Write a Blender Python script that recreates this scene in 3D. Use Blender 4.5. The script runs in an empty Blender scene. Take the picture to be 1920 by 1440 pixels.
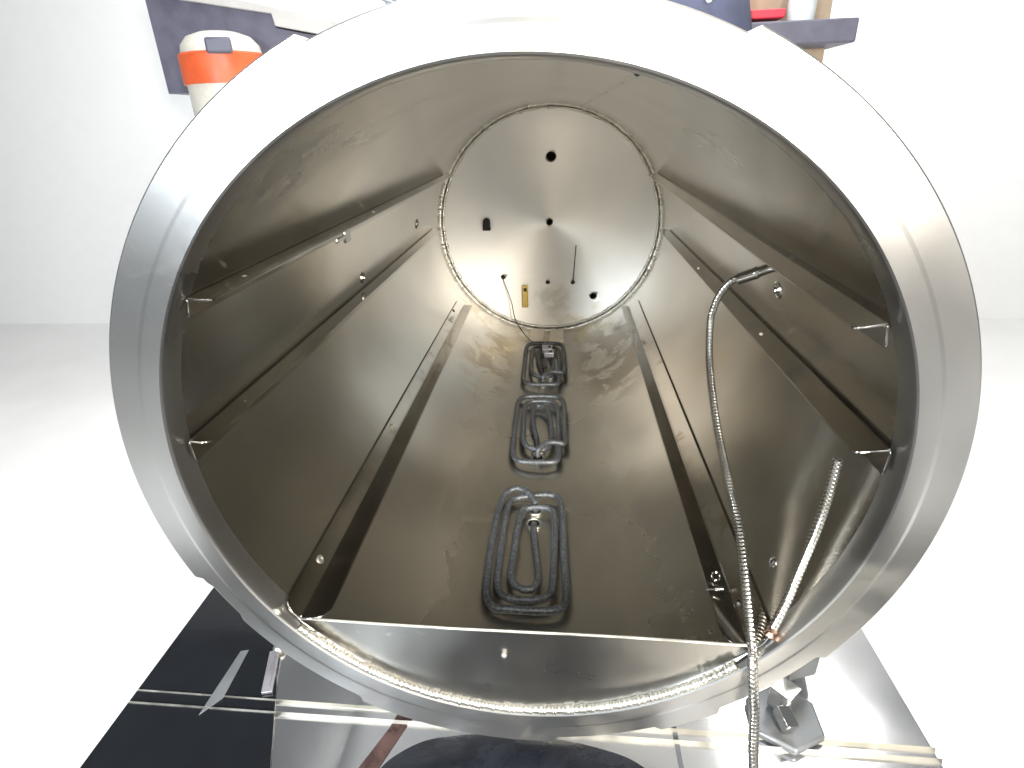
import bpy, bmesh, math, random
from mathutils import Vector, Matrix, Quaternion
random.seed(7)
S = 0.4                     # chamber radius in metres; geometry below is written in chamber radii
C = bpy.context.scene.collection
sc = bpy.context.scene
R = math.radians

# ------------------------------------------------------------------ camera
cam_d = bpy.data.cameras.new('camera'); cam = bpy.data.objects.new('camera', cam_d); C.objects.link(cam)
sc.camera = cam
P_, YW, RO = -0.43247, -0.09338, -0.03562
fw = Vector((math.sin(YW)*math.cos(P_), math.cos(YW)*math.cos(P_), math.sin(P_)))
rt = Vector((math.cos(YW), -math.sin(YW), 0)); up = rt.cross(fw)
cr = rt*math.cos(RO)+up*math.sin(RO); cu = -rt*math.sin(RO)+up*math.cos(RO)
m = Matrix((cr, cu, -fw)).transposed().to_4x4()
m.translation = Vector((0.10829, -1.32229, 0.88280))*S
cam.matrix_world = m
cam_d.lens = 1072.04/1920*36; cam_d.sensor_width = 36; cam_d.clip_start = 0.02; cam_d.clip_end = 100

# ------------------------------------------------------------------ world and lamps
w = bpy.data.worlds.new('World'); sc.world = w; w.use_nodes = True
nt = w.node_tree; bg = nt.nodes['Background']
tc = nt.nodes.new('ShaderNodeTexCoord'); sp = nt.nodes.new('ShaderNodeSeparateXYZ')
rp = nt.nodes.new('ShaderNodeValToRGB'); mr = nt.nodes.new('ShaderNodeMapRange')
mr.inputs[1].default_value = -1; mr.inputs[2].default_value = 1
nt.links.new(tc.outputs['Generated'], sp.inputs[0]); nt.links.new(sp.outputs[2], mr.inputs[0])
nt.links.new(mr.outputs[0], rp.inputs[0]); nt.links.new(rp.outputs[0], bg.inputs[0])
e = rp.color_ramp.elements
e[0].position = 0.0; e[0].color = (.17, .155, .13, 1)
e[1].position = 1.0; e[1].color = (.55, .58, .60, 1)
for p, c in ((.36, (.26, .24, .21, 1)), (.47, (.55, .52, .47, 1)), (.55, (.95, .97, 1.0, 1)), (.72, (.60, .63, .66, 1))):
    q = e.new(p); q.color = c
bg.inputs[1].default_value = 0.31

def area(name, loc, target, sx, sy, power, col):
    d = bpy.data.lights.new(name, 'AREA'); d.shape = 'RECTANGLE'; d.size = sx; d.size_y = sy
    d.energy = power; d.color = col
    o = bpy.data.objects.new(name, d); C.objects.link(o); o.location = loc
    o.rotation_euler = (Vector(target)-Vector(loc)).to_track_quat('-Z', 'Y').to_euler()
    return o
area('added_side_light', (0.95, -1.75, 0.62), (0.0, 0.9, -0.1), .42, .5, 130, (1.0, .92, .80))  # unseen lamps added to draw streaks on the end plate, no window known
area('added_side_light', (-1.05, -1.85, 0.70), (0.0, 0.9, -0.1), .38, .45, 106, (.86, .94, 1.0))
area('added_overhead_light', (0.0, -1.0, 2.4), (0.0, 0.3, -.2), 2.2, .8, 26, (.95, .98, 1.0))  # unseen overhead lamps, added to light ring, floor and wall
area('added_overhead_light', (-0.3, 0.9, 2.6), (0, .9, 0), 3.0, .9, 55, (1.0, .98, .95))
area('added_overhead_light', (0.4, 2.1, 2.6), (0.2, 3.2, .6), 3.4, .9, 95, (1.0, .99, .97))
area('phone_lamp', (0.05, -0.56, 0.40), (0, 1.6, -0.1), .05, .05, 2.2, (1.0, .86, .68))

sc.view_settings.view_transform = 'Standard'; sc.view_settings.look = 'None'
sc.view_settings.exposure = 0; sc.view_settings.gamma = 1
sc.render.engine = 'CYCLES'
sc.cycles.max_bounces = 14; sc.cycles.glossy_bounces = 10; sc.cycles.diffuse_bounces = 4
sc.cycles.sample_clamp_indirect = 4; sc.cycles.use_denoising = True; sc.cycles.blur_glossy = .6

# ------------------------------------------------------------------ materials
class NT:
    def __init__(s, name):
        s.m = bpy.data.materials.new(name); s.m.use_nodes = True; s.t = s.m.node_tree
        s.b = s.t.nodes['Principled BSDF']
        s.tc = s.n('ShaderNodeTexCoord')
    def n(s, ty, **k):
        x = s.t.nodes.new(ty)
        for a, b in k.items(): setattr(x, a, b)
        return x
    def l(s, a, b): s.t.links.new(a, b)
    def noise(s, scale, detail=4, rough=.55, stretch=(1, 1, 1), loc=(0, 0, 0), dist=0):
        mp = s.n('ShaderNodeMapping'); mp.inputs['Scale'].default_value = stretch; mp.inputs['Location'].default_value = loc
        s.l(s.tc.outputs['Object'], mp.inputs[0])
        x = s.n('ShaderNodeTexNoise'); x.inputs['Scale'].default_value = scale
        x.inputs['Detail'].default_value = detail; x.inputs['Roughness'].default_value = rough
        x.inputs['Distortion'].default_value = dist
        s.l(mp.outputs[0], x.inputs['Vector']); return x.outputs[0]
    def mp(s, v, a, b, c, d):
        x = s.n('ShaderNodeMapRange'); x.interpolation_type = 'SMOOTHSTEP'
        for i, q in zip((1, 2, 3, 4), (a, b, c, d)): x.inputs[i].default_value = q
        s.l(v, x.inputs[0]); return x.outputs[0]
    def math(s, op, a, b=None, c=None):
        x = s.n('ShaderNodeMath', operation=op)
        for i, q in enumerate((a, b, c)):
            if q is None: continue
            if isinstance(q, (int, float)): x.inputs[i].default_value = q
            else: s.l(q, x.inputs[i])
        return x.outputs[0]
    def mix(s, f, a, b):
        x = s.n('ShaderNodeMix', data_type='RGBA')
        s.l(f, x.inputs[0])
        for i, q in ((6, a), (7, b)):
            if isinstance(q, tuple): x.inputs[i].default_value = (*q, 1)
            else: s.l(q, x.inputs[i])
        return x.outputs[2]
    def box(s, cx, cy, cz, rx, ry, rz, edge=.25):
        """soft ellipsoid mask in object space; centre and radii in chamber radii"""
        mp = s.n('ShaderNodeMapping', vector_type='POINT')
        mp.inputs['Scale'].default_value = (1/(rx*S), 1/(ry*S), 1/(rz*S))
        mp.inputs['Location'].default_value = (-cx/rx, -cy/ry, -cz/rz)
        s.l(s.tc.outputs['Object'], mp.inputs[0])
        ln = s.n('ShaderNodeVectorMath', operation='LENGTH'); s.l(mp.outputs[0], ln.inputs[0])
        return s.mp(ln.outputs['Value'], 1-edge, 1+edge, 1, 0)
    def bump(s, h, strength, dist=.001):
        x = s.n('ShaderNodeBump'); x.inputs['Strength'].default_value = strength; x.inputs['Distance'].default_value = dist
        s.l(h, x.inputs['Height']); s.l(x.outputs[0], s.b.inputs['Normal'])
    def radial(s, axis, amount, rot=0):
        t = s.n('ShaderNodeTangent'); t.direction_type = 'RADIAL'; t.axis = axis
        s.l(t.outputs[0], s.b.inputs['Tangent']); s.b.inputs['Anisotropic'].default_value = amount
        s.b.inputs['Anisotropic Rotation'].default_value = rot

def steel(name, col, r0, r1, aniso=0, axis='Y', rot=0, stains=(), brush=None, bumpamt=.05, nscale=9, stain_col=(.25, .22, .17), bscale=1):
    t = NT(name); t.b.inputs['Metallic'].default_value = 1
    cl = t.noise(nscale, 3, .5, dist=.2)
    big = t.noise(nscale*.35, 3, .5)
    base = t.mix(t.mp(cl, .2, .8, 0, 1), tuple(c*.95 for c in col), tuple(min(1, c*1.04) for c in col))
    rough = t.math('ADD', t.mp(big, .3, .7, r0, r1), t.mp(cl, .25, .8, -.02, .03))
    for (cx, cy, cz, rx, ry, rz, sc_, thr, dk) in stains:
        bm_ = t.box(cx, cy, cz, rx, ry, rz, .45)
        nn = t.noise(sc_, 5, .55, dist=.5, loc=(cx, cy, cz))
        mk = t.math('MULTIPLY', bm_, t.mp(nn, thr-.04, thr+.16, 0, .8))
        base = t.mix(mk, base, dk)
        rough = t.math('MULTIPLY_ADD', mk, .16, rough)
    t.l(base, t.b.inputs['Base Color']); t.l(rough, t.b.inputs['Roughness'])
    if brush:
        bn = t.noise(60*bscale, 3, .6, stretch=brush); t.bump(bn, bumpamt, .0006)
    else:
        bn = t.noise(4, 2, .5); t.bump(bn, bumpamt, .004)
    if aniso: t.radial(axis, aniso, rot)
    return t

WARM = (.630, .612, .575)
def shell_mat():
    t = NT('brushed_chamber_steel'); t.b.inputs['Metallic'].default_value = 1
    cl = t.noise(6, 3, .5); big = t.noise(2.2, 2, .5)
    base = t.mix(t.mp(cl, .25, .75, 0, 1), tuple(c*.95 for c in WARM), tuple(c*1.04 for c in WARM))
    rough = t.mp(big, .3, .7, .18, .25)
    # ragged matte deposit left by water along the bottom
    sp_ = t.n('ShaderNodeSeparateXYZ'); t.l(t.tc.outputs['Object'], sp_.inputs[0])
    rag = t.noise(8, 6, .6, stretch=(1, .45, 1), dist=.5)
    lvl = t.math('MULTIPLY_ADD', rag, .16, sp_.outputs[2])
    dep = t.mp(lvl, -.262, -.285, 0, .8)
    base = t.mix(t.math('MULTIPLY', dep, .75), base, (.60, .565, .50))
    rough = t.math('MULTIPLY_ADD', dep, .10, rough)
    inner = t.mp(t.math('MULTIPLY_ADD', t.noise(13, 5, .6, stretch=(1, .5, 1)), .05, sp_.outputs[2]), -.340, -.365, 0, .9)
    base = t.mix(t.math('MULTIPLY', inner, .6), base, (.44, .43, .39))
    for (cx, cy, cz, rx, ry, rz, sc_, thr, dk, am) in (
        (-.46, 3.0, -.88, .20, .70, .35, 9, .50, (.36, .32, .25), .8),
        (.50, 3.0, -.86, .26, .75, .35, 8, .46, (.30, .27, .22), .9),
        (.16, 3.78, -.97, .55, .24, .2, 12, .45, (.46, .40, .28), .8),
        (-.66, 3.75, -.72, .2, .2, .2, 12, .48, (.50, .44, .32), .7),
        (.565, .36, -.82, .07, .10, .08, 45, .56, (.66, .64, .60), .9),
        (.575, .14, -.81, .09, .08, .10, 48, .53, (.66, .64, .60), .9),
        (-.60, .12, -.78, .06, .08, .08, 34, .55, (.64, .62, .58), .7),
        (.62, .85, .78, .10, .30, .20, 12, .5, (.60, .59, .55), .8),
        (-.45, .6, .88, .16, .25, .2, 4, .48, (.42, .42, .42), .8),
        (-.62, .3, .80, .2, .2, .2, 5, .46, (.40, .40, .41), .8)):
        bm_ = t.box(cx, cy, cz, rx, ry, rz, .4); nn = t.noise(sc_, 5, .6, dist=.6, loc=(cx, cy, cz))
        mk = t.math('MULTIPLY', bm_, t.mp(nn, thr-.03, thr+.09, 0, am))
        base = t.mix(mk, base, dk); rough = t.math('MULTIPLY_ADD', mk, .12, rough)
    t.l(base, t.b.inputs['Base Color']); t.l(rough, t.b.inputs['Roughness'])
    t.bump(t.noise(30, 3, .6, stretch=(1, .04, 1)), .05, .0005)
    t.radial('Y', .5, 0)
    return t.m
M_shell = shell_mat()
te = steel('spun_end_plate_steel', (.66, .65, .62), .37, .45, .70, 'Y', .25, bumpamt=.02, nscale=5, stains=(
    (.02, 4.05, -.70, .18, .3, .14, 14, .47, (.50, .49, .44)),
    (.35, 4.05, -.84, .25, .3, .10, 9, .45, (.55, .48, .36)),
        (.1, 4.05, -.95, .2, .3, .1, 8, .4, (.42, .40, .34)),
    ))
M_end = te.m
M_ring = steel('locking_ring_steel', (.51, .51, .505), .26, .36, .3, 'Y', .25, brush=(1, 1, 1), bumpamt=.06, nscale=5, bscale=2, stains=(
    (.3, 0, 1.07, .5, .1, .08, 6, .5, (.42, .40, .37)), (-.8, 0, .7, .3, .1, .3, 5, .5, (.43, .42, .40)), (.9, 0, -.5, .3, .1, .4, 7, .5, (.43, .42, .39)),
    (-.535, 0, .925, .012, .1, .010, 3, .3, (.60, .55, .48)), (-.42, 0, .955, .012, .1, .008, 3, .3, (.60, .55, .48)),
    (0, 0, -1.08, .5, .1, .07, 8, .5, (.46, .445, .38)),)).m
M_dam = steel('front_plate_steel', (.27, .265, .25), .26, .33, 0, brush=(.05, 1, 1), bumpamt=.05, nscale=10, stains=(
    (-.49, .02, -.665, .12, .1, .018, 30, .53, (.7, .7, .68)),)).m
M_rail = steel('folded_rail_steel', (.54, .52, .49), .09, .15, 0, bumpamt=.05, nscale=14, stains=(
    (-.8, 1.0, -.6, .2, 3.5, .2, 16, .58, (.40, .34, .26)), (.8, 1.0, -.6, .2, 3.5, .2, 16, .58, (.40, .34, .26)),)).m
M_pol = steel('polished_ledge_steel', (.84, .84, .84), .10, .20, 0, bumpamt=.35, nscale=4).m
M_bright = steel('bright_steel', (.78, .77, .74), .12, .2, 0, nscale=30).m
M_hose = steel('hose_steel', (.74, .72, .67), .16, .24, 0, nscale=40).m
M_weld = steel('weld_bead_steel', (.78, .76, .69), .30, .45, 0, nscale=60, bumpamt=.2).m
M_brass = steel('brass', (.58, .43, .13), .25, .4, 0, nscale=50).m
M_bracket = steel('matte_ground_steel', (.90, .84, .74), .7, .8, 0, nscale=40, bumpamt=.3).m

M_screw = steel('dull_screw_steel', (.55, .53, .49), .38, .5, 0, nscale=40).m

def coil_mat():
    t = NT('scaled_heater_sheath')
    n1 = t.noise(210, 5, .65); n2 = t.noise(14, 4, .6)
    a = t.mix(t.mp(n1, .40, .70, 0, 1), (.060, .064, .070), (.165, .178, .188))
    b = t.mix(t.mp(n2, .50, .75, 0, .5), a, (.075, .073, .067))
    t.l(b, t.b.inputs['Base Color']); t.b.inputs['Metallic'].default_value = .45
    t.l(t.mp(n1, .3, .7, .34, .55), t.b.inputs['Roughness']); t.bump(n1, .18, .0006); return t.m
M_coil = coil_mat()

def plain(name, col, rough, metal=0, nscale=12, var=.12, coat=0):
    t = NT(name); n = t.noise(nscale, 5, .6)
    t.l(t.mix(t.mp(n, .3, .7, 0, 1), tuple(c*(1-var) for c in col), tuple(min(1, c*(1+var)) for c in col)), t.b.inputs['Base Color'])
    t.l(t.mp(n, .3, .7, rough*.85, min(1, rough*1.15)), t.b.inputs['Roughness'])
    t.b.inputs['Metallic'].default_value = metal; t.b.inputs['Coat Weight'].default_value = coat
    return t.m
M_black = plain('black_hole_metal', (.006, .0055, .005), .8, 0)
M_rubber = plain('black_rubber', (.006, .006, .006), .9)
M_gloss_black = plain('gloss_black_panel', (.006, .007, .009), .10, 0, coat=.3)
M_wire = plain('dark_wire', (.030, .026, .022), .45, .5)
M_wall = plain('white_painted_wall', (.86, .87, .88), .8, var=.01)
M_floor = plain('pale_epoxy_floor', (.84, .84, .83), .5, var=.03, nscale=2)
M_grey = plain('grey_clamp_metal', (.17, .18, .19), .35, .5, var=.1)
M_lilac = plain('strip_steel', (.42, .41, .45), .3, .8)
M_cream = plain('cream_enamel', (.60, .58, .52), .3, var=.04)
M_orange = plain('orange_plastic', (.62, .10, .03), .45)
M_slate = plain('slate_plastic', (.10, .10, .14), .5)
M_beam = plain('grey_shelf_paint', (.46, .45, .44), .5, var=.05)
M_cable = plain('grey_cable', (.22, .24, .28), .6)
M_navy = plain('navy_fabric', (.075, .085, .14), .8)
M_red = plain('red_plastic', (.60, .03, .06), .45)
M_jug = plain('pale_jug_plastic', (.55, .60, .62), .4)
M_tan = plain('tan_cardboard', (.32, .25, .18), .8)

# ------------------------------------------------------------------ mesh helpers
class MB:
    """collects shapes in chamber radii, relative to an origin, as one mesh"""
    def __init__(s): s.v = []; s.f = []
    def add(s, vs, fs):
        k = len(s.v); s.v += [Vector(a) for a in vs]; s.f += [[i+k for i in f] for f in fs]
    def grid(s, rows, closed_u=False, closed_v=False):
        nr, nc = len(rows), len(rows[0]); vs = [p for r in rows for p in r]; fs = []
        for i in range(nr if closed_v else nr-1):
            for j in range(nc if closed_u else nc-1):
                a = i*nc+j; b = i*nc+(j+1) % nc; c = ((i+1) % nr)*nc+(j+1) % nc; d = ((i+1) % nr)*nc+j
                fs.append([a, b, c, d])
        s.add(vs, fs)
    def box(s, c, d, rot=None):
        rot = rot or Matrix.Identity(3)
        vs = [Vector(c)+rot @ Vector((x*d[0]/2, y*d[1]/2, z*d[2]/2)) for x in (-1, 1) for y in (-1, 1) for z in (-1, 1)]
        s.add(vs, [[0, 1, 3, 2], [4, 6, 7, 5], [0, 4, 5, 1], [2, 3, 7, 6], [0, 2, 6, 4], [1, 5, 7, 3]])
    def prism(s, poly, vec):
        vec = Vector(vec); n = len(poly); P = [Vector(p) for p in poly]
        s.add(P+[p+vec for p in P], [list(range(n))[::-1], list(range(n, 2*n))]+[[i, (i+1) % n, n+(i+1) % n, n+i] for i in range(n)])
    def lathe(s, c, axis, prof, n=32, cap=True):
        """prof: (radius, height along axis)"""
        q = Vector((0, 0, 1)).rotation_difference(Vector(axis).normalized()); c = Vector(c)
        rows = [[c+q @ Vector((r*math.cos(2*math.pi*j/n), r*math.sin(2*math.pi*j/n), h)) for j in range(n)] for r, h in prof]
        s.grid(rows, closed_u=True)
        if cap:
            k = len(s.v)
            s.f.append(list(range(k-n, k))); s.f.append(list(range(k-n*len(prof), k-n*len(prof)+n))[::-1])
    def torus(s, c, axis, R0, r0, n=48, m_=10):
        q = Vector((0, 0, 1)).rotation_difference(Vector(axis).normalized()); c = Vector(c)
        rows = []
        for i in range(n):
            a = 2*math.pi*i/n
            rows.append([c+q @ Vector(((R0+r0*math.cos(b))*math.cos(a), (R0+r0*math.cos(b))*math.sin(a), r0*math.sin(b))) for b in [2*math.pi*j/m_ for j in range(m_)]])
        s.grid(rows, True, True)
    def tube(s, path, rad, n=12, cap=True):
        P = [Vector(p) for p in path]; T = []
        for i in range(len(P)):
            T.append((P[min(i+1, len(P)-1)]-P[max(i-1, 0)]).normalized())
        u = T[0].orthogonal().normalized(); rows = []
        for i, p in enumerate(P):
            u = (u-T[i]*u.dot(T[i])).normalized(); v = T[i].cross(u)
            r_ = rad(i) if callable(rad) else rad
            rows.append([p+(u*math.cos(2*math.pi*j/n)+v*math.sin(2*math.pi*j/n))*r_ for j in range(n)])
        s.grid(rows, closed_u=True)
        if cap:
            k = len(s.v); s.f.append(list(range(k-n, k))); s.f.append(list(range(k-n*len(P), k-n*len(P)+n))[::-1])
    def build(s, name, mat, parent=None, origin=(0, 0, 0), smooth=True, bevel=0, angle=40):
        o0 = Vector(origin)
        me = bpy.data.meshes.new(name); me.from_pydata([((p-o0)*S)[:] for p in s.v], [], s.f)
        bm = bmesh.new(); bm.from_mesh(me); bmesh.ops.recalc_face_normals(bm, faces=bm.faces); bm.to_mesh(me); bm.free()
        for mm in (mat if isinstance(mat, (list, tuple)) else [mat]): me.materials.append(mm)
        if smooth:
            me.polygons.foreach_set('use_smooth', [True]*len(me.polygons))
            me.set_sharp_from_angle(angle=R(angle))
        o = bpy.data.objects.new(name, me); C.objects.link(o)
        if parent: o.parent = parent
        if not parent: o.location = o0*S
        if bevel:
            b = o.modifiers.new('bevel', 'BEVEL'); b.width = bevel*S; b.segments = 2; b.limit_method = 'ANGLE'; b.angle_limit = R(50)
        return o

def smooth_path(pts, k=8):
    P = [Vector(p) for p in pts]; P = [P[0]*2-P[1]]+P+[P[-1]*2-P[-2]]; out = []
    for i in range(1, len(P)-2):
        a, b, c, d = P[i-1:i+3]
        for j in range(k):
            t = j/k
            out.append(.5*((2*b)+(c-a)*t+(2*a-5*b+4*c-d)*t*t+(3*b-a-3*c+d)*t**3))
    out.append(P[-2]); return out

def resample(path, step):
    P = [Vector(p) for p in path]; out = [P[0]]; acc = 0
    for a, b in zip(P, P[1:]):
        L = (b-a).length; pos = step-acc
        while pos <= L: out.append(a.lerp(b, pos/L)); pos += step
        acc = (acc+L) % step
    return out

def tag(o, label, cat, group=None, kind=None):
    o['label'] = label
    if cat: o['category'] = cat
    if group: o['group'] = group
    if kind: o['kind'] = kind
    return o
def thing(name, loc, label, cat, group=None):
    o = bpy.data.objects.new(name, None); C.objects.link(o); o.location = Vector(loc)*S; o.empty_display_size = .05
    return tag(o, label, cat, group)
def cyl_pt(a, y, r=1.0): return Vector((r*math.cos(R(a)), y, r*math.sin(R(a))))
def sm(a, b, x):
    t = max(0, min(1, (x-a)/(b-a))); return t*t*(3-2*t)

L = 4.03
# ------------------------------------------------------------------ setting
b = MB(); b.box((0, 4, -2.62), (60, 40, .04)); fl = b.build('floor', M_floor, smooth=False); tag(fl, 'pale workshop floor', None, kind='structure')
b = MB(); b.box((0, 9.1, 3), (60, .1, 11.2)); wl = b.build('wall', M_wall, smooth=False)
tag(wl, 'bright white workshop wall behind the steel chamber', 'wall')

# ------------------------------------------------------------------ pressure chamber
V0 = (0, 0, 0)
ves = thing('pressure_chamber', V0, 'open brushed stainless steel pressure chamber seen through its round door ring', 'chamber')
# shell: inner and outer skin
b = MB(); n = 192
prof = [(1.0, .085)]+[(1.0, .1+(L-.1)*i/24) for i in range(25)]+[(1.03, L), (1.03, .1)]
b.lathe((0, 0, 0), (0, 1, 0), prof, n, cap=False)
shell = b.build('shell', M_shell, ves, V0)
b = MB(); b.lathe((0, 0, 0), (0, 1, 0), [(1.032, .172), (1.075, .18), (1.075, L+.2), (1.0, L+.25), (.01, L+.26)], 96, cap=False); b.build('ledge_reflector_skin', M_wall, ves, V0)  # unseen white skin added round the shell to brighten the ledge's reflection

# locking ring with lugs
def ring_r(a):
    a = (a+180) % 360-180
    r0 = 1.127
    for lo, hi in ((112.3, 180.9), (-36, 64.8), (-180.9, -158), (-121.5, -85), (-66.8, -55.6)):
        k = sm(lo-.5, lo+.5, a)*(1-sm(hi-.5, hi+.5, a)) if lo > -180 and hi < 180 else (1-sm(hi-.5, hi+.5, a) if lo <= -180 else sm(lo-.5, lo+.5, a))
        r0 = max(r0, 1.127+.021*k)
    r0 -= .012*sm(-157, -155, a)*(1-sm(-149, -147, a))
    return r0
b = MB(); n = 1080; rows = []
for i in range(n):
    a = i*360/n; ro = ring_r(a)
    sec = [(1.0, .10), (1.0, .010), (1.003, .003), (1.008, 0.0), (1.012, 0.0), (1.056, 0.0), (1.059, .0003), (1.067, .0022), (1.070, .0025), (ro-.010, .0025), (ro-.006, .0025), (ro-.002, .005), (ro, .014), (ro, .17), (1.035, .17)]
    rows.append([Vector((r*math.cos(R(a)), y, r*math.sin(R(a)))) for r, y in sec])
b.grid(rows, True, True)
b.build('locking_ring', M_ring, ves, V0, angle=30)

# end plate with real holes
HOLES = [(.016, .574, .044, 'r'), (-.001, .001, .030, 'r'), (-.456, -.513, .020, 'r'), (-.020, -.571, .019, 'r'), (.223, -.574, .019, 'r'), (.422, -.709, .031, 'r')]
K = L/4.15*1.0
def back(x, z, y=L):   # plate positions were measured at 4.15, move them onto the plate along the sight line
    c = Vector((.108, -1.322, .883)); p = Vector((x, 4.15, z)); t = (y-c.y)/(p.y-c.y); q = c+(p-c)*t; return q.x, q.z
b = MB()
def dish(r): return .055*(1-r*r)
rr = [0.002+.998*i/28 for i in range(29)]
rows = [[Vector((r*math.cos(2*math.pi*j/160), L+dish(r), r*math.sin(2*math.pi*j/160))) for j in range(160)] for r in rr]
b.grid(rows+[[Vector((math.cos(2*math.pi*j/160), L+.08, math.sin(2*math.pi*j/160))) for j in range(160)],
             [Vector((.002*math.cos(2*math.pi*j/160), L+.08, .002*math.sin(2*math.pi*j/160))) for j in range(160)]], closed_u=True, closed_v=True)
end = b.build('end_plate', M_end, ves, V0)
cut = MB()
for x, z, r, _ in HOLES:
    x2, z2 = back(x, z); cut.lathe((x2, L-.1, z2), (0, 1, 0), [(r, 0), (r, .5)], 28)
co = cut.build('cutter', M_black, None, V0)
bo = end.modifiers.new('holes', 'BOOLEAN'); bo.object = co; bo.operation = 'DIFFERENCE'; bo.solver = 'EXACT'
dg = bpy.context.evaluated_depsgraph_get(); me2 = bpy.data.meshes.new_from_object(end.evaluated_get(dg))
end.modifiers.clear(); end.data = me2; me2.name = 'end_plate'; bpy.data.objects.remove(co)
for x, z, r, _ in HOLES:
    x2, z2 = back(x, z); b = MB()
    y0 = L+dish(math.hypot(x2, z2))
    b.lathe((x2, y0+.004, z2), (0, 1, 0), [(r-.002, 0), (r-.002, .16), (r*.5, .165)], 28, cap=False)
    b.lathe((x2, y0+.165, z2), (0, 1, 0), [(r, 0), (r, .01)], 24)
    b.build('port', M_black, end)
    b = MB(); b.torus((x2, y0-.001, z2), (0, 1, 0), r, .0028, 32, 8); b.build('port_rim', M_rail, end)
# welds round the end plate: two strings of beads with a dark groove between
def bead_ring(y, r, minor, count, jitter, a0=0, a1=360, seed=1, depth=.20):
    rnd = random.Random(seed); b = MB(); rows = []; SEG = 7
    amp = [rnd.uniform(1-jitter, 1+jitter) for _ in range(count)]; off = [rnd.uniform(-.12, .12)*minor for _ in range(count)]
    wid = [rnd.uniform(.6, 1.4) for _ in range(count)]; tot = sum(wid); acc = 0
    closed = a1-a0 >= 360
    for k in range(count):
        for q_ in range(SEG if closed or k < count-1 else SEG+1):
            ph = q_/SEG; a = a0+(a1-a0)*(acc+wid[k]*ph)/tot
            am = amp[k]*(1-sm(.7, 1, ph))+amp[(k+1) % count]*sm(.7, 1, ph)
            mr_ = minor*am*(1-depth+depth*math.sqrt(max(0, 1-(2*ph-1)**2)))
            c = cyl_pt(a, y, r+off[k]); rd = cyl_pt(a, 0, 1)
            rows.append([c+rd*(mr_*math.cos(q))+Vector((0, 1, 0))*(mr_*1.1*math.sin(q)) for q in [2*math.pi*j/12 for j in range(12)]])
        acc += wid[k]
    b.grid(rows, True, closed); return b
bead_ring(L-.036, .996, .0130, 200, .3, seed=3).build('weld_seam', M_weld, ves, V0, angle=80)
bead_ring(L-.006, .972, .0120, 200, .3, seed=4).build('weld_seam', M_weld, end, V0, angle=80)
b = MB(); b.torus((0, L-.012, 0), (0, 1, 0), .990, .0045, 192, 8); b.build('seam_groove', M_black, ves, V0)
# long weld up the wall
b = MB(); rnd = random.Random(5); rows = []
for i in range(400):
    y = .10+(L-.14)*i/399; a = 74.3+.5*i/399
    hgt = .0025+.0015*math.sin(i*1.7)*rnd.random(); c = cyl_pt(a, y); rd = cyl_pt(a, 0); tn = Vector((-rd.z, 0, rd.x))
    ww = .006+.001*rnd.random()
    rows.append([c-tn*ww, c-rd*hgt-tn*ww*.5, c-rd*hgt+tn*ww*.5, c+tn*ww])
b.grid(rows); b.build('weld_seam', M_rail, ves, V0, angle=80)

# front plate (segment dam) with its rolled bottom and thin top edge
A = Vector((-.764, .03, -.629)); B_ = Vector((.733, .03, -.668)); n = 80; rows = []
A = Vector((-.772, .03, -.6285)); B_ = Vector((.738, .03, -.668))
for k in range(15):
    row = []
    for i in range(n+1):
        t = i/n; top = A.lerp(B_, t); x = top.x; zb = -math.sqrt(max(0, .992**2-x*x))
        h = k/14; z = top.z+(min(zb, top.z-.0005)-top.z)*h
        dep = (top.z-zb)
        y = .034-.022*max(0, (h-.74)/.26)**2*min(1, max(0, dep)/.15)+.003*math.sin(x*5)
        row.append(Vector((x, y, z)))
    rows.append(row)
b = MB(); b.grid(rows); b.grid([[p+Vector((0, .010, 0)) for p in r] for r in rows])
dam = b.build('front_plate', M_dam, ves, V0)
b = MB(); b.tube([r_ for r_ in [rows[0][i]+Vector((0, .004, .0015)) for i in range(n+1)]], .0048, 8); b.build('plate_edge', M_weld, dam, V0)
b = MB(); b.lathe((-.077, .034, -.745), (0, -1, 0), [(.010, 0), (.012, .008), (.009, .014), (.003, .018)], 16); b.build('rivet', M_weld, dam, V0)
bead_ring(.010, .987, .0128, 112, .18, -140.2, -47.2, seed=9).build('weld_bead', M_weld, ves, V0, angle=80)
for a, y, s_ in ((-145.3, .012, .014), (-144.8, .030, .010)):
    b = MB(); b.lathe(cyl_pt(a, y, 1.0), -cyl_pt(a, 0), [(s_, 0), (s_*1.1, s_*.5), (s_*.7, s_*.9), (s_*.2, s_*1.1)], 14); b.build('weld_spot', M_weld, ves, V0)
# ground pads at the back
for x0, x1, y0, y1 in ((-.185, -.055, 3.63, 3.95), (.005, .135, 3.63, 3.95)):
    b = MB(); xs = [x0+(x1-x0)*i/6 for i in range(7)]
    b.prism([(x, y0, -math.sqrt(1-x*x)-.002) for x in xs]+[(x, y0, -math.sqrt(1-x*x)+.020) for x in xs[::-1]], (0, y1-y0, 0))
    b.build('support_pad', M_bracket, ves, V0, bevel=.002)
# brass plate
b = MB(); x, z = back(-.2415, -.70); b.box((x, L-.004, z), (.054, .03, .215)); bp = b.build('brass_plate', M_brass, ves, V0, bevel=.003)
b = MB(); b.box((x, L-.021, z+.07), (.03, .004, .035)); b.torus((x, L-.0215, z+.072), (0, 1, 0), .009, .002, 16, 6); b.build('stamped_mark', M_wire, bp, V0)
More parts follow.
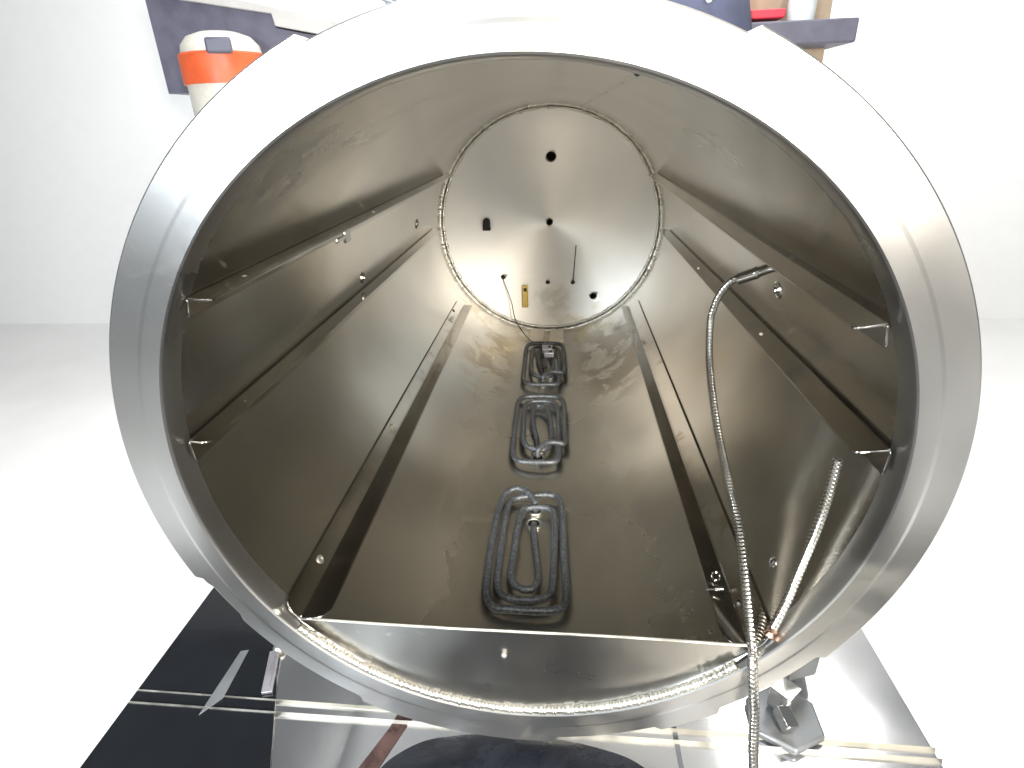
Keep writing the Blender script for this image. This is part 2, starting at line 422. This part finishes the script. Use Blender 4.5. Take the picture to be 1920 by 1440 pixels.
# arched plug
b = MB(); x, z = back(-.592, -.002); w_ = .032
pl = [(x-w_-.004, L-.012, z-.055), (x+w_+.002, L-.012, z-.055), (x+w_+.003, L-.012, z-.035), (x+w_, L-.012, z-.028)]+[(x+w_*math.cos(q), L-.012, z+.022+.034*math.sin(q)) for q in [math.pi*i/10 for i in range(11)]]
b.prism(pl, (0, .04, 0)); b.build('arched_plug', M_rubber, ves, V0, bevel=.003)
# slim probe
b = MB(); x1, z1 = back(.223, -.574, L-.0); x2, z2 = back(.249, -.21, L-.05)
b.tube([(x1, L+.06, z1), (x1, L-.01, z1+.004), (x1+.002, L-.03, z1+.03), (x2, L-.05, z2)], .0055, 8); b.build('temperature_probe', M_wire, ves, V0)
# wall fittings
def fitting(a, y, r, parent=ves, mat=M_bright, name='wall_port'):
    c = cyl_pt(a, y, .999); ax = -cyl_pt(a, 0)
    b = MB(); b.torus(c, ax, r, r*.22, 28, 8); b.torus(c+ax*.004, ax, r*.62, r*.14, 24, 8); o = b.build(name, mat, parent, V0)
    b = MB(); b.lathe(c-ax*.002, ax, [(r*.8, 0), (r*.8, .004)], 24); b.build('port_hole', M_black, o, V0)
fitting(173.6, 1.745, .026, mat=M_rail); fitting(168.9, 3.05, .030, mat=M_rail); fitting(13.4, .985, .030); 
fitting(-32.5, .28, .016)

# ---- rails
def plate(b, fA, fB, kA, kB, y0, y1, th, rf=0.0, rb=0.0, nseg=10):
    """flat strip from section line fA-fB (front) to kA-kB (back); B corner rounded"""
    fA, fB, kA, kB = [Vector((p[0], 0, p[1])) for p in (fA, fB, kA, kB)]
    wd = (fB-fA).length; out = []
    def pt(t, y):
        s_ = (y-y0)/(y1-y0); return (fA.lerp(kA, s_)).lerp(fB.lerp(kB, s_), t)+Vector((0, y, 0))
    out.append(pt(0, y0))
    if rf:
        for i in range(nseg+1):
            q = math.pi/2*i/nseg; out.append(pt(1-rf/wd+rf/wd*math.sin(q), y0+rf*(1-math.cos(q))))
    else: out.append(pt(1, y0))
    for i in range(1, 12): out.append(pt(1, y0+(y1-y0)*i/12))
    if rb:
        for i in range(nseg+1):
            q = math.pi/2*i/nseg; out.append(pt(1-rb/wd+rb/wd*math.cos(q), y1-rb*(1-math.sin(q))))
    else: out.append(pt(1, y1))
    out.append(pt(0, y1))
    nrm = (fB-fA).cross(Vector((0, 1, 0))).normalized()
    b.prism(out, nrm*th)
def screw(c, nrm, r, parent, mat=M_screw, name='screw'):
    b = MB(); nrm = Vector(nrm).normalized()
    b.lathe(c, nrm, [(r, -.002), (r, .0012), (r*.86, .003), (r*.5, .0034), (r*.42, .001), (0.001, .001)], 20)
    return b.build(name, mat, parent, V0, angle=35)
RL = []
def rail(label, y0, y1, joint_f, edge_f, wall_f, joint_b, edge_b, wall_b, rf, th=.0075, flip=False):
    b = MB(); plate(b, joint_f, edge_f, joint_b, edge_b, y0, y1, th if not flip else -th, rf, 0)
    if wall_f: plate(b, joint_f, wall_f, joint_b, wall_b, y0, y1, -th if not flip else th, rf*.6, .04)
    jf, jb = Vector((joint_f[0], y0+.004, joint_f[1])), Vector((joint_b[0], y1-.004, joint_b[1]))
    up_ = Vector((0, 0, .0055)) if wall_f and label.startswith('lower') else Vector((0, 0, .001))
    b.tube([jf.lerp(jb, i/16)+up_ for i in range(17)], .0065, 10)
    o = b.build('rail', M_rail, ves, V0, bevel=.0022, angle=30); o['label'] = label
    return o
# lower pair
r1 = rail('lower left folded rail with rounded front corner', .035, 3.62, (-.768, -.628), (-.672, -.630), (-.815, -.569), (-.772, -.628), (-.690, -.632), (-.816, -.568), .060)
r2 = rail('lower right folded rail with rounded front corner', .035, 3.72, (.716, -.684), (.636, -.672), (.782, -.613), (.724, -.682), (.648, -.672), (.790, -.603), .060, flip=True)
# middle pair
r3 = rail('middle left narrow rail', .06, 3.70, (-.985, .045), (-.928, .040), (-.982, -.02), (-.985, .048), (-.918, .045), (-.982, -.02), .02, flip=False)
r4 = rail('middle right narrow rail', .06, 3.62, (.985, .045), (.893, .035), (.982, -.03), (.988, .012), (.918, .006), (.982, -.05), .02, flip=True)
# upper pair
r5 = rail('upper left narrow rail', .06, 3.70, (-.868, .480), (-.805, .474), (-.878, .43), (-.868, .478), (-.790, .474), (-.878, .43), .02)
r6 = rail('upper right narrow rail', .06, 3.78, (.895, .400), (.822, .388), (.905, .34), (.885, .440), (.825, .428), (.90, .37), .02, flip=True)
for p in ((-.787, 3.08, -.590), (-.788, 2.35, -.590), (-.787, 1.31, -.590), (-.787, .285, -.590)):
    screw(p, (.87, 0, .30) if 0 else (.88, 0, .46), .017, r1)
for p in ((-.724, .282, -.629), (-.727, 1.319, -.629), (-.724, 2.6, -.629)): screw(p, (0, 0, 1), .010, r1)
for p in ((.757, 3.3, -.642), (.757, 2.32, -.642), (.757, 1.29, -.641), (.752, .40, -.645)): screw(p, (-.80, 0, .60), .017, r2)
for p in ((.686, 2.3, -.677), (.684, 1.2, -.677)): screw(p, (0, 0, 1), .009, r2)
for p in ((-.957, 1.68, .047), (-.962, 1.387, .047), (-.958, .33, .047), (-.96, 2.4, .047)): screw(p, (0, 0, 1), .008, r3)
for p in ((-.838, .30, .482), (-.838, 1.6, .482)): screw(p, (0, 0, 1), .009, r5)
for p in ((.94, 1.0, .04), (.94, 2.2, .03)): screw(p, (0, 0, 1), .008, r4)
# small hole marks beside the rail ends
for p in ((-.800, 3.30, -.575),): screw(p, (.88, 0, .46), .014, r1, M_black, 'screw_hole')
# clip on upper left rail
b = MB(); b.box((-.812, 1.12, .452), (.012, .07, .05)); b.box((-.80, 1.02, .458), (.008, .12, .018)); b.build('rail_clip', M_rail, r5, V0, bevel=.003)

# cotter clip hooked on lower right rail
clip = thing('cotter_clip', (.64, .30, -.66), 'small bright wire cotter clip hooked on the lower right rail edge', 'clip')
oc = (.64, .30, -.66)
b = MB(); b.tube(smooth_path([(.625, .262, -.655), (.645, .262, -.652), (.668, .262, -.652)], 5), .0042, 8); b.lathe((.672, .262, -.650), (1, 0, .1), [(.007, -.016), (.008, 0), (.007, .012)], 12); b.build('clip_pin', M_rail, clip, oc)
b = MB(); b.torus((.674, .325, -.650), (.1, -.5, .8), .015, .0026, 28, 8); b.build('clip_ring', M_rail, clip, oc)

# ------------------------------------------------------------------ heating elements
H1 = [(-0.029, 1.122), (-0.076, 1.175), (-0.132, 1.192), (-0.179, 1.162), (-0.2, 1.089), (-0.205, 1.004), (-0.209, 0.867), (-0.211, 0.708), (-0.205, 0.558), (-0.199, 0.468), (-0.182, 0.418), (-0.149, 0.392), (-0.09, 0.389), (-0.005, 0.387), (0.078, 0.389), (0.12, 0.41), (0.133, 0.455), (0.131, 0.573), (0.125, 0.77), (0.119, 0.999), (0.111, 1.127), (0.083, 1.171), (0.012, 1.178), (-0.096, 1.151), (-0.138, 1.132), (-0.159, 1.082), (-0.162, 0.964), (-0.164, 0.824), (-0.162, 0.656), (-0.16, 0.541), (-0.145, 0.482), (-0.112, 0.449), (-0.051, 0.441), (0.013, 0.444), (0.06, 0.469), (0.077, 0.51), (0.079, 0.633), (0.084, 0.841), (0.082, 0.997), (0.069, 1.047), (0.026, 1.067), (-0.027, 1.068), (-0.074, 1.055), (-0.092, 0.999), (-0.098, 0.872), (-0.101, 0.712), (-0.106, 0.593), (-0.098, 0.55), (-0.073, 0.515), (-0.032, 0.499), (-0.002, 0.512), (0.014, 0.555), (0.014, 0.611), (0.002, 0.73), (-0.013, 0.86)]
H2 = [(-0.023, 1.6), (0.015, 1.652), (0.068, 1.679), (0.129, 1.674), (0.137, 1.747), (0.133, 1.931), (0.134, 2.165), (0.123, 2.301), (0.076, 2.354), (-0.035, 2.361), (-0.146, 2.351), (-0.189, 2.279), (-0.185, 2.111), (-0.181, 1.851), (-0.179, 1.687), (-0.169, 1.559), (-0.136, 1.5), (-0.058, 1.49), (0.032, 1.492), (0.083, 1.506), (0.099, 1.554), (0.095, 1.72), (0.094, 2.005), (0.089, 2.198), (0.046, 2.274), (-0.033, 2.281), (-0.11, 2.272), (-0.137, 2.194), (-0.133, 2.001), (-0.124, 1.782), (-0.108, 1.688), (-0.065, 1.644), (-0.011, 1.632), (0.029, 1.653), (0.051, 1.719), (0.052, 1.856), (0.038, 2.035), (0.017, 2.163), (-0.022, 2.204), (-0.068, 2.204), (-0.08, 2.112), (-0.069, 1.956), (-0.047, 1.854), (-0.034, 1.743)]
def heater(pts, f1, f2, mid_y, label, tail):
    loc = (-.03, mid_y, -1.0); t = thing('heating_element', loc, label, 'heating element', 'coiled heating elements on the chamber bottom')
    P = [(f1[0], f1[1], -1.0), (f1[0], f1[1]-.004*tail, -.95)]
    for i, (x, y) in enumerate(pts):
        z = -.92
        if i < 4: z = (-.905, -.890, -.892, -.905)[i]
        if i > len(pts)-4: z = -.925-.010*(i-len(pts)+4)
        c0 = Vector((.108, -1.322, .883)); q = c0+(Vector((x, y, z))-c0)*((c0.z-z+.033)/(c0.z-z))   # lowered to just clear the chamber wall
        P.append(q)
    P += [(f2[0], (pts[-1][1]*.3+f2[1]*.7), -.980), (f2[0], f2[1], -1.0)]
    D = smooth_path(P, 7)
    for _ in range(14):                       # even out the bends
        D = [D[0]]+[D[i]*.5+(D[i-1]+D[i+1])*.25 for i in range(1, len(D)-1)]+[D[-1]]
    b = MB(); b.tube(D, .0170, 18); b.build('coil', M_coil, t, loc)
    for f in (f1, f2):
        b = MB(); b.torus((f[0], f[1], -.990), (0, 0, 1), .038, .0065, 36, 8); b.lathe((f[0], f[1], -1.0), (0, 0, 1), [(.046, -.01), (.046, .008), (.030, .010)], 28, cap=False); c_ = b.build('collar', M_weld, t, loc)
        b = MB(); b.lathe((f[0], f[1], -.996), (0, 0, 1), [(.033, 0), (.033, .004)], 24); b.build('collar_hole', M_black, c_, loc)
    return t
h1 = heater(H1, (-.022, 1.135), (-.025, 1.025), .8, 'largest grey coiled heating element, nearest the door', 1)
h2 = heater(H2, (-.028, 1.650), (-.029, 1.735), 1.9, 'middle grey coiled heating element of the three on the chamber bottom', -1)
h3 = h2.copy(); C.objects.link(h3); h3.location.y += 1.085*S; h3['label'] = 'rearmost grey coiled heating element with a clamp block inside it'
for ch in list(h2.children):
    c = ch.copy(); C.objects.link(c); c.parent = h3
    for g in ch.children:
        d = g.copy(); C.objects.link(d); d.parent = c
# clamp block on the rear heater
loc = (-.02, 3.15, -.93)
t = thing('clamp_block', loc, 'small grey notched clamp block sitting inside the rearmost heating element', 'clamp')
b = MB(); b.box((-.005, 3.19, -.885), (.085, .09, .05)); b.box((.012, 3.11, -.895), (.085, .06, .045)); b.build('block', M_lilac, t, loc, bevel=.006)
b = MB(); b.lathe((.015, 3.18, -.858), (0, 0, 1), [(.012, 0), (.012, .006)], 14); b.build('clamp_screw', M_black, t, loc)
b = MB(); b.lathe((.025, 3.105, -.871), (0, 0, 1), [(.011, 0), (.011, .006)], 14); b.build('clamp_screw', M_black, t, loc)
b = MB(); b.box((-.02, 3.06, -.93), (.04, .30, .02)); b.build('stem', M_wire, t, loc, bevel=.004)
# sensor wire from the end plate to the rear heater
x, z = back(-.456, -.513)
pts = [(x, L+.05, z), (x, L-.01, z), (x+.04, L-.05, z-.10), (x+.085, L-.10, z-.22), (x+.12, L-.17, -.84), (-.235, 3.72, -.935), (-.15, 3.58, -.962), (-.09, 3.48, -.93), (-.04, 3.33, -.90), (-.01, 3.22, -.88)]
pts = [(p[0], p[1], max(p[2], -math.sqrt(max(0, .985-p[0]**2)))) for p in pts]
b = MB(); b.tube(smooth_path(pts, 8), .0042, 8); o = b.build('sensor_wire', M_wire, None, (x, L, z)); tag(o, 'thin dark wire running from a port in the end plate to the rearmost heater', 'wire')

# ------------------------------------------------------------------ flexible hoses
def hose_mesh(b, path, D, pitch, n=16):
    P = resample(path, pitch/6)
    T = [(P[min(i+1, len(P)-1)]-P[max(i-1, 0)]).normalized() for i in range(len(P))]
    u = T[0].orthogonal().normalized(); rows = []
    for i, p in enumerate(P):
        u = (u-T[i]*u.dot(T[i])).normalized(); v = T[i].cross(u); row = []
        for j in range(n):
            q = 2*math.pi*j/n; ph = (i/6+j/n) % 1.0
            k = 1.0 if ph < .60 else .86 if ph < .9 else .93
            row.append(p+(u*math.cos(q)+v*math.sin(q))*(D/2*k))
        rows.append(row)
    b.grid(rows, closed_u=True)
loc = (.955, 1.0, .32)
h = thing('flexible_hose', loc, 'long ribbed steel hose hanging from the right wall and over the door ring', 'hose', 'ribbed steel hoses')
pts = [(.860, 1.10, .253), (.822, 1.10, .240), (.786, 1.10, .196), (.762, 1.10, .128), (.752, 1.09, .047), (.748, 1.0, -.112), (.751, .80, -.289), (.759, .60, -.413), (.757, .42, -.481), (.738, .22, -.571), (.718, .03, -.668), (.7165, -.02, -.745), (.727, -.052, -.850), (.7415, -.10, -1.063), (.76, -.20, -1.20), (.79, -.34, -1.268), (.85, -.5, -1.27)]
b = MB(); hose_mesh(b, smooth_path(pts, 16), .0325, .0145); b.build('ribbed_hose', M_hose, h, loc, angle=20)
b = MB(); b.tube(smooth_path([(.985, .985, .318), (.95, 1.0, .322), (.915, 1.04, .296), (.885, 1.075, .268), (.870, 1.09, .2575)], 6), .0215, 16)
pp = b.build('elbow_pipe', M_bright, h, loc)
b = MB(); b.tube([(.905, 1.05, .287), (.850, 1.108, .2475)], .0245, 18); b.build('sleeve', M_bright, h, loc, bevel=.002)
b = MB(); ax = Vector((-.75, .25, -.2)).normalized(); b.torus((.903, 1.052, .286), ax, .0245, .0035, 24, 8); b.torus((.850, 1.108, .2475), ax, .022, .004, 24, 8); b.build('sleeve_ring', M_bright, h, loc)
loc = (.79, .045, -.60)
h = thing('flexible_hose', loc, 'short ribbed hose end rising along the lower right wall from a coppery knot', 'hose', 'ribbed steel hoses')
pts = [(.775, .045, -.600), (.798, .065, -.560), (.828, .095, -.510), (.86, .13, -.44), (.90, .17, -.34), (.93, .20, -.22), (.945, .22, -.08)]
b = MB(); hose_mesh(b, smooth_path(pts, 12), .030, .0135); b.build('ribbed_hose', M_hose, h, loc, angle=20)
M_copper = steel('copper', (.75, .50, .38), .2, .3, 0, nscale=40).m
b = MB(); b.lathe((.770, .040, -.606), (.5, .2, .8), [(.006, -.02), (.017, -.012), (.012, 0), (.018, .010), (.010, .018)], 16); b.build('knot', M_copper, h, loc)
b = MB(); b.tube(smooth_path([(.765, .035, -.618), (.745, .03, -.650), (.715, .028, -.672)], 5), .0035, 8); b.build('tail_wire', M_bright, h, loc)

# ------------------------------------------------------------------ outside, below the ring
b = MB(); b.box((-.1, .9, -1.33), (3.2, 3.4, .06)); led = b.build('steel_ledge', M_pol, None, (.05, .9, -1.33), bevel=.006)
tag(led, 'polished stainless steel ledge below the door ring', 'ledge')
b = MB()
b.prism([(-1.7, .222, -1.300), (-1.7, .219, -1.280), (-1.7, .213, -1.300)], (3.2, -.068, 0)); b.build('folded_edge', M_weld, led, (.05, .9, -1.33))
b = MB(); b.prism([(-1.7, .166, -1.300), (-1.7, .162, -1.278), (-1.7, .156, -1.300)], (3.2, -.053, 0)); b.build('folded_edge', M_weld, led, (.05, .9, -1.33))
b = MB(); b.prism([(-.925, -.25, -1.298), (-.97, -.06, -1.298), (-1.04, .12, -1.298), (-1.10, .27, -1.298), (-1.20, .46, -1.298), (-1.38, 1.6, -1.298), (-1.70, 1.6, -1.298), (-1.70, -.7, -1.298), (-.86, -.7, -1.298)], (0, 0, .010))
o = b.build('black_panel', M_gloss_black, None, (-1.2, .2, -1.298), bevel=.002); tag(o, 'glossy black panel on the ledge at lower left', 'panel')
b = MB(); b.prism([(-1.205, .43, -1.286), (-1.165, .44, -1.286), (-1.10, .235, -1.286), (-1.145, .225, -1.286)], (0, 0, .014)); b.prism([(-1.178, .42, -1.270), (-1.172, .42, -1.270), (-1.118, .25, -1.270), (-1.124, .25, -1.270)], (0, 0, .004))
o = b.build('hinge_strip', M_lilac, None, (-1.15, .33, -1.286), bevel=.002); tag(o, 'narrow grey metal strip at the edge of the black panel', 'strip')
b = MB(); b.lathe((-1.175, .455, -1.287), (0, 0, 1), [(.026, 0), (.026, .012), (.018, .024), (.006, .028)], 20)
o = b.build('cap_screw', M_weld, None, (-1.175, .455, -1.287)); tag(o, 'bright rounded screw head at the top of the grey strip', 'screw')
b = MB(); b.prism([(-1.345, .43, -1.286), (-1.31, .44, -1.286), (-1.30, .20, -1.286), (-1.36, .12, -1.286)], (0, 0, .006))
o = b.build('trim_strip', M_grey, None, (-1.33, .3, -1.286), bevel=.001); tag(o, 'dull grey slanting trim strip lying on the black panel', 'strip')
b = MB(); b.box((.556, .02, -1.2975), (.017, .36, .004)); o = b.build('grey_reflection', M_grey, None, (.556, .02, -1.2975)); tag(o, 'grey reflection of a post in the ledge below the ring, built as a flat strip', 'reflection')  # a post's reflection in the ledge, laid on as a grey strip
# hexagonal clamp foot at right
loc = (.99, .26, -1.3); t = thing('hex_clamp', loc, 'dark grey hexagonal clamp foot with a bright square block beside the hose', 'clamp')
def hexa(c, r, ang, tilt=0): return [(c[0]+r*math.cos(R(60*i+ang)), c[1]+r*.95*math.sin(R(60*i+ang)), c[2]) for i in range(6)]
b = MB(); b.prism(hexa((.985, .235, -1.297), .150, 28), (0, 0, .035)); b.build('hex_base', M_grey, t, loc, bevel=.012)
b = MB(); b.box((.985, .27, -1.20), (.085, .085, .10), Matrix.Rotation(R(42), 3, 'Z')); b.box((.965, .19, -1.215), (.05, .08, .06), Matrix.Rotation(R(15), 3, 'Z') @ Matrix.Rotation(R(20), 3, 'X')); b.build('square_block', M_bright, t, loc, bevel=.004)
b = MB(); b.prism([(1.03, .36, -1.235), (1.16, .40, -1.235), (1.20, .60, -1.235), (1.08, .58, -1.235)], (0, 0, .25)); b.build('clamp_arm', M_grey, t, loc, bevel=.01)

# ------------------------------------------------------------------ workshop behind
loc = (-3.0, 6.0, 2.0)
t = thing('wall_shelf', loc, 'long pale grey shelf beam sloping down behind the top left of the ring', 'shelf')
b = MB(); b.prism([(-4.6, 6.0, 2.46), (-2.47, 6.0, 1.97), (-2.47, 6.0, 1.80), (-3.12, 6.0, 1.93), (-3.14, 6.0, 2.05), (-4.6, 6.0, 2.30)], (0, .5, 0)); b.build('beam', M_beam, t, loc, bevel=.01)
b = MB(); b.prism([(-4.6, 6.04, 2.32), (-3.15, 6.04, 2.06), (-3.13, 6.04, 1.92), (-2.60, 6.04, 1.80), (-2.55, 6.04, 1.3), (-4.6, 6.04, 1.3)], (0, .4, 0)); b.build('back_panel', M_slate, t, loc)
loc = (-3.6, 5.6, 1.2)
t = thing('domed_machine', loc, 'cream domed machine with dark window and orange band at top left', 'machine')
b = MB(); b.lathe((-3.62, 5.65, 1.0), (0, 0, 1), [(.42, 0), (.42, .62), (.40, .72), (.33, .80), (.2, .845), (.02, .85)], 40); b.build('dome', M_cream, t, loc)
b = MB(); b.lathe((-3.62, 5.65, .98), (0, 0, 1), [(.45, .36), (.45, .64), (.43, .66)], 40); b.build('orange_band', M_orange, t, loc)
b = MB(); b.box((-3.42, 5.24, 1.68), (.26, .05, .15), Matrix.Rotation(R(14), 3, 'Z')); b.build('dark_window', M_slate, t, loc, bevel=.03)
# cables on the wall
cab = [[(-2.7+.02*i, 8.97, 2.75-.06*i), (-2.3, 8.97, 2.62-.05*i), (-1.9, 8.97, 2.66-.05*i), (-1.6, 8.97, 2.8-.03*i)] for i in range(3)]
cab += [[(-1.9, 8.97, 2.7), (-1.7, 8.97, 2.66), (-1.55, 8.97, 2.45), (-1.5, 8.97, 2.1)], [(-1.3, 8.97, 2.9), (-1.2, 8.97, 2.6), (-1.05, 8.97, 2.3)], [(-2.6, 8.97, 2.6), (-2.5, 8.97, 2.4), (-2.45, 8.97, 2.2)]]
for p, lb in zip(cab, ('topmost sagging grey cable on the white wall', 'second sagging grey cable on the white wall', 'lowest sagging grey cable on the white wall', 'grey cable curving down the white wall beside the ring', 'separate thin cable on the white wall further right', 'short cable hanging left of the sagging bundle')):
    b = MB(); b.tube(smooth_path(p, 8), .013, 8); o = b.build('cable', M_cable, None, p[0]); tag(o, lb, 'cable', 'cables on the white wall')
b = MB(); b.box((-2.98, 8.9, 2.5), (.20, .2, 1.4)); o = b.build('wall_duct', M_wall, None, (-2.98, 8.9, 2.5), bevel=.01); tag(o, 'white upright duct on the wall left of the cables', 'duct')
# right: navy covered machine, tan box, red tray, jug
loc = (1.55, 5.6, .8)
t = thing('covered_machine', loc, 'dark blue fabric covered machine behind the top right of the ring', 'machine')
b = MB(); b.lathe((1.50, 5.9, .6), (0, 0, 1), [(.62, 0), (.60, 1.0), (.52, 1.35), (.38, 1.6), (.1, 1.7)], 36); b.build('cover', M_navy, t, loc)
b = MB(); b.lathe((1.50, 5.28, 1.86), (0, -1, .2), [(.03, 0), (.03, .02)], 16); b.build('button', M_jug, t, loc)
b = MB(); b.box((2.5, 6.6, 1.7), (1.0, .8, 1.2)); o = b.build('cardboard_box', M_tan, None, (2.5, 6.6, 1.7), bevel=.01); tag(o, 'tan cardboard box behind the red tray', 'box')
b = MB(); b.box((2.235, 6.0, 1.795), (.36, .3, .085)); o = b.build('red_tray', M_red, None, (2.235, 6.0, 1.795), bevel=.015); tag(o, 'red tray seen over the top right of the ring', 'tray')
b = MB(); b.lathe((2.60, 5.95, 1.72), (0, 0, 1), [(.13, 0), (.14, .18), (.12, .26), (.05, .32), (.05, .37)], 24); o = b.build('plastic_jug', M_jug, None, (2.60, 5.95, 1.72)); tag(o, 'pale plastic jug right of the red tray', 'jug')
loc = (2.4, 6.0, 1.4)
b = MB(); b.box((2.55, 6.1, 1.60), (1.1, .8, .22)); o = b.build('workbench', M_slate, None, (2.55, 6.1, 1.60), bevel=.02); tag(o, 'dark workbench top carrying the red tray and jug', 'workbench')


# unseen black slab on the floor, added to darken what the front plate mirrors
b = MB(); b.box((.1, -3.4, -2.585), (7.0, 5.6, .03)); o = b.build('reflection_blocker', M_rubber, None, (.1, -3.4, -2.6), smooth=False); tag(o, 'unseen black slab added on the floor to darken the front plate reflection', 'mat')  # tagged 'mat', but an added unseen slab, no real mat
# dark blue reflection in the front of the ledge, modelled as a crumpled sheet
def blue_reflection_mat():
    t = NT('dark_blue_reflection'); n1 = t.noise(16, 7, .65, dist=.8, stretch=(.6, 1, 1)); n2 = t.noise(5, 4, .6)
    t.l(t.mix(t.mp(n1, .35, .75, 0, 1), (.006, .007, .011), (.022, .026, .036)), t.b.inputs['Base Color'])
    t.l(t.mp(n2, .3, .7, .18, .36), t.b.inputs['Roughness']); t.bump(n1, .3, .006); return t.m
import numpy as np
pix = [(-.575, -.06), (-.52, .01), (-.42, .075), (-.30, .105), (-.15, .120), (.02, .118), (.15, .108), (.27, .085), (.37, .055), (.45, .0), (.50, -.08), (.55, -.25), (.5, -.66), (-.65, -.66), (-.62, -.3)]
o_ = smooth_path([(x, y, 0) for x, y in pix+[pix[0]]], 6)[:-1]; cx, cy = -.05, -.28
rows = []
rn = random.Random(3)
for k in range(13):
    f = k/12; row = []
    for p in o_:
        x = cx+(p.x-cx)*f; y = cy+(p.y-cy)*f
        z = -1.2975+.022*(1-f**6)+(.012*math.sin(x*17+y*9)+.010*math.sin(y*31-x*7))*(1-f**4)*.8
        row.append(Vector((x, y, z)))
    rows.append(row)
b = MB(); b.grid(rows, closed_u=True); o = b.build('blue_reflection', blue_reflection_mat(), None, (cx, cy, -1.3), angle=180); tag(o, 'dark blue reflection in the ledge at bottom centre, built as a crumpled sheet', 'reflection sheet')
M_brown_reflection = plain('red_brown_reflection', (.085, .050, .045), .3, .3, nscale=30, var=.4)  # reddish reflection in the ledge, modelled as a thin coloured strip
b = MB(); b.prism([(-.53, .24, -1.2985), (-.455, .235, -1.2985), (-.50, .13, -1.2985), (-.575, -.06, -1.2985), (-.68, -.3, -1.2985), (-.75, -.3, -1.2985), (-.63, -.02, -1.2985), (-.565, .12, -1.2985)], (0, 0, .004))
o = b.build('brown_reflection', M_brown_reflection, None, (-.58, .1, -1.2985)); tag(o, 'dark reddish brown reflection in the ledge left of the blue one, built as a flat strip', 'reflection')
bpy.context.view_layer.update()
